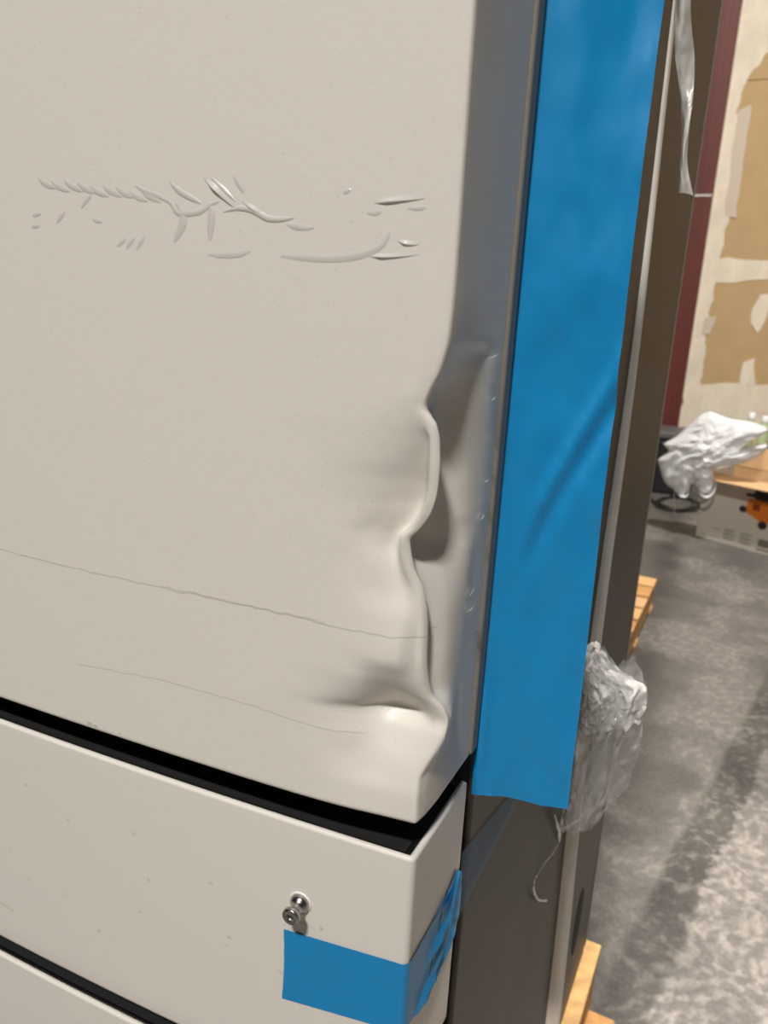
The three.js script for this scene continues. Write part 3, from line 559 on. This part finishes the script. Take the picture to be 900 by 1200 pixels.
// ---------------------------------------------------------------- things by the far wall
const cardTex = dataTex(128, 128, (i, j) => { const v = 1 + 0.05 * fbm(i / 20, j / 3, 2, 3); return [226 * v, 184 * v, 136 * v]; });
const card = std({ map: cardTex, roughness: 0.9 });
const whitePrint = canvasTex(1024, 768, (c, w, h) => {
  c.fillStyle = '#cfc6b8'; c.fillRect(0, 0, w, h);
  c.fillStyle = '#a9a196'; c.fillRect(w * 0.16, h * 0.80, w * 0.09, h * 0.022); c.fillRect(w * 0.04, h * 0.93, w * 0.2, h * 0.016);
  for (const [x, n] of [[0.28, 8], [0.45, 8]]) for (let k = 0; k < n; k++) { c.fillStyle = k % 3 === 2 ? '#bdb4a7' : '#938b81'; c.fillRect(w * x, h * (0.775 + k * 0.021), w * (0.12 - 0.02 * ((k * 7) % 3)), h * 0.013); }
  c.fillStyle = '#7f766c'; c.fillRect(w * 0.63, h * 0.80, w * 0.11, h * 0.11); c.fillStyle = '#5f574f'; c.fillRect(w * 0.62, h * 0.945, w * 0.14, h * 0.02);
  // the pictured tool: orange body on dark feet under a black top
  c.fillStyle = '#26241f'; c.beginPath(); c.ellipse(w * 0.64, h * 0.18, w * 0.13, h * 0.14, 0, 0, 7); c.fill(); c.fillRect(w * 0.44, h * 0.18, w * 0.12, h * 0.05);
  c.fillStyle = '#d9741c'; c.beginPath(); c.moveTo(w * 0.47, h * 0.25); c.lineTo(w * 0.80, h * 0.27); c.lineTo(w * 0.80, h * 0.56); c.lineTo(w * 0.62, h * 0.56); c.lineTo(w * 0.45, h * 0.46); c.closePath(); c.fill();
  c.fillStyle = '#7a3a10'; c.fillRect(w * 0.52, h * 0.31, w * 0.07, h * 0.10);
  c.fillStyle = '#f39a35'; c.fillRect(w * 0.71, h * 0.34, w * 0.08, h * 0.17);
  c.fillStyle = '#26241f'; c.beginPath(); c.arc(w * 0.43, h * 0.43, w * 0.037, 0, 7); c.fill(); c.beginPath(); c.arc(w * 0.64, h * 0.60, w * 0.045, 0, 7); c.fill();
});
{
  const a = onFloor(815, 628), b = onFloor(900, 651), turn = -Math.atan2(b.z - a.z, b.x - a.x);
  const g = thing('cardboard_box', 'open white printed cardboard box with an orange tool picture, white bag over its corner', 'box', [a.x, 0, a.z], turn);
  const W = 0.58, D = 0.36, H = 0.40, t = 0.006;
  const fr = new THREE.PlaneGeometry(W - 0.004, H - 0.004); fr.translate(W / 2, H / 2, 0.0008);
  const fm = std({ map: whitePrint, roughness: 0.75 });
  const plain = std({ color: lin(0.52, 0.48, 0.42), roughness: 0.85 });
  mesh('front_panel', box(0, W, 0.001, H, -t, 0), plain, g); mesh('print', fr, fm, g);
  mesh('left_panel', box(0, t, 0.001, H, -D, -t), plain, g); mesh('right_panel', box(W - t, W, 0.001, H, -D, -t), plain, g); mesh('back_panel', box(0, W, 0.001, H, -D - t, -D), card, g); mesh('bottom_panel', box(0, W, 0, 0.006, -D, -t), card, g);
  const flap = (w, l, px, py, pz, rx, ry, rz, name) => { const f = mesh(name, rbox(0, w, 0, l, -0.003, 0.003, 0.0015, 1), card, g); f.position.set(px, py, pz); f.rotation.set(rx, ry, rz); return f; };
  flap(W, 0.13, 0, H, 0.004, 1.7, 0, 0, 'front_flap'); flap(W, 0.18, 0, H, -D, -0.22, 0, 0, 'rear_flap');
  const dark = std({ color: lin(0.06, 0.045, 0.03), roughness: 0.9 });
  for (let k = 0; k < 7; k++) { const l = mesh('printed_letter', box(0.12 + k * 0.042, 0.12 + k * 0.042 + 0.03 - 0.008 * (k % 2), 0.13, 0.165 + 0.006 * (k % 3), 0.003, 0.0036), dark, g); l.position.set(0, H, -D); l.rotation.x = -0.22; }
  const bagW = phys({ color: lin(0.9, 0.9, 0.91), roughness: 0.42, transmission: 0.12, thickness: 0 });
  // small white bottles inside
  for (const [u, v] of [[881, 489], [897, 493]]) {
    const p = onDepth(u, v, -4.55), s = thing('white_bottle', u < 890 ? 'small white bottle top beside the bag handles' : 'second white bottle at the box rim', 'bottle', [p.x, p.y - 0.17, p.z]);
    mesh('body', new THREE.LatheGeometry([[0, 0], [0.03, 0], [0.032, 0.01], [0.032, 0.12], [0.026, 0.145], [0.016, 0.155], [0.016, 0.165]].map(([r, y]) => new THREE.Vector2(r, y)), 20), std({ color: lin(0.45, 0.55, 0.32), roughness: 0.4 }), s);
    mesh('cap', new THREE.LatheGeometry([[0.019, 0.16], [0.02, 0.165], [0.019, 0.195], [0, 0.198]].map(([r, y]) => new THREE.Vector2(r, y)), 20), bagW, s);
  }
  // bag: a crumpled skin draped across the left corner
  const bag = thing('plastic_bag', 'crumpled white plastic bag draped over the corner of the cardboard box', 'bag');
  const out = [[820, 487], [833, 482], [855, 490], [880, 494], [900, 502], [893, 510], [878, 517], [866, 530], [880, 528], [897, 520], [899, 526], [884, 537], [868, 544], [846, 546], [836, 552], [838, 563], [832, 577], [822, 577], [812, 566], [800, 582], [790, 574], [779, 564], [773, 545], [772, 538], [784, 528], [778, 520], [792, 512], [806, 500]];
  const cen = [826, 528], rings = 26, rowsF = [], rowsB = [], K = 160;
  const cl = new THREE.CatmullRomCurve3(out.map(([u, v]) => new THREE.Vector3(u, v, 0)), true, 'catmullrom', 0.35);
  const zAt = (u, v) => -4.40 + 0.0013 * (u - 840);
  for (const [sgn, rowsX] of [[1, rowsF], [-1, rowsB]]) for (let i = 0; i <= rings; i++) {
    const r = i / rings, row = [];
    for (let k = 0; k <= K; k++) {
      const a = Math.atan2(out[0][1] - cen[1], out[0][0] - cen[0]) + (k % K) / K * Math.PI * 2, e0 = cl.getPoint((k % K) / K), bl = smooth(0.25, 1, r), e = { x: lerp(cen[0] + 44 * Math.cos(a), e0.x, bl), y: lerp(cen[1] + 34 * Math.sin(a), e0.y, bl) }, u = lerp(cen[0], e.x, r), v = lerp(cen[1], e.y, r), p = onDepth(u, v, zAt(u, v));
      const th = 0.085 * Math.sqrt(Math.max(0, 1 - r * r)), cr = 0.045 * (1 - r * 0.5) * ridged(p.x * 5 + p.y * 7, (p.y - p.x * 0.7) * 16, 3);
      p.z += sgn * (th + (sgn > 0 ? cr : 0)); row.push(p);
    }
    rowsX.push(row);
  }
  mesh('bag_skin', mergeGeometries([gridGeo(rowsF), gridGeo(rowsB)]), bagW, bag);
  // loops of the handles
  const loop = (pts, w) => { const cv = new THREE.CatmullRomCurve3(pts.map(([u, v, z]) => onDepth(u, v, z))), rows = []; for (let i = 0; i <= 40; i++) { const t = i / 40, p = cv.getPoint(t); rows.push([-1, -0.4, 0.4, 1].map((k) => new THREE.Vector3(p.x + k * w * 0.35, p.y + 0.004 * Math.cos(k * 3), p.z + k * w))); } mesh('handle_loop', gridGeo(rows), bagW, bag); };
  loop([[824, 566, -4.38], [820, 577, -4.37], [828, 582, -4.36], [837, 574, -4.36], [838, 560, -4.37], [830, 556, -4.39]], 0.016);
  loop([[800, 566, -4.4], [796, 580, -4.4], [804, 581, -4.4], [808, 570, -4.4]], 0.012);
  loop([[792, 565, -4.42], [790, 585, -4.42], [791, 604, -4.42]], 0.006);
}
{ // dark storage tote
  const z = -5.55, l = onDepth(760, 540, z), r = onDepth(806, 540, z), top = onDepth(790, 515, z).y;
  const g = thing('storage_tote', 'black storage tote with grey lid on the floor below the red column', 'tote', [(l.x + r.x) / 2, 0, z - 0.16]);
  const w = (r.x - l.x) / 2 + 0.04, m = std({ color: lin(0.012, 0.012, 0.013), roughness: 0.5 });
  mesh('body', rbox(-w, w, 0.002, top, -0.17, 0.17, 0.02), m, g);
  mesh('lid', rbox(-w - 0.015, w + 0.015, top, top + 0.05, -0.185, 0.185, 0.012), std({ color: lin(0.11, 0.11, 0.11), roughness: 0.45 }), g);
  mesh('rim', rbox(-w - 0.008, w + 0.008, top - 0.05, top - 0.03, -0.178, 0.178, 0.006), m, g);
}
{ // coil of black cable lying on the floor
  const pts = []; const c = onFloor(792, 592);
  for (let i = 0; i <= 90; i++) { const a = i / 90 * Math.PI * 5; pts.push(new THREE.Vector3(c.x + (0.13 + 0.03 * Math.sin(a * 1.7)) * Math.cos(a) , 0.009 + 0.004 * (i / 90) * 3, c.z + (0.2 + 0.03 * Math.cos(a * 2.3)) * Math.sin(a))); }
  const m = mesh('black_cable', new THREE.TubeGeometry(new THREE.CatmullRomCurve3(pts), 220, 0.008, 8), std({ color: lin(0.012, 0.012, 0.012), roughness: 0.5 }), scene);
  tag(m, 'loose coil of black cable on the concrete beside the box', 'cable');
}

renderer.render(scene, camera);
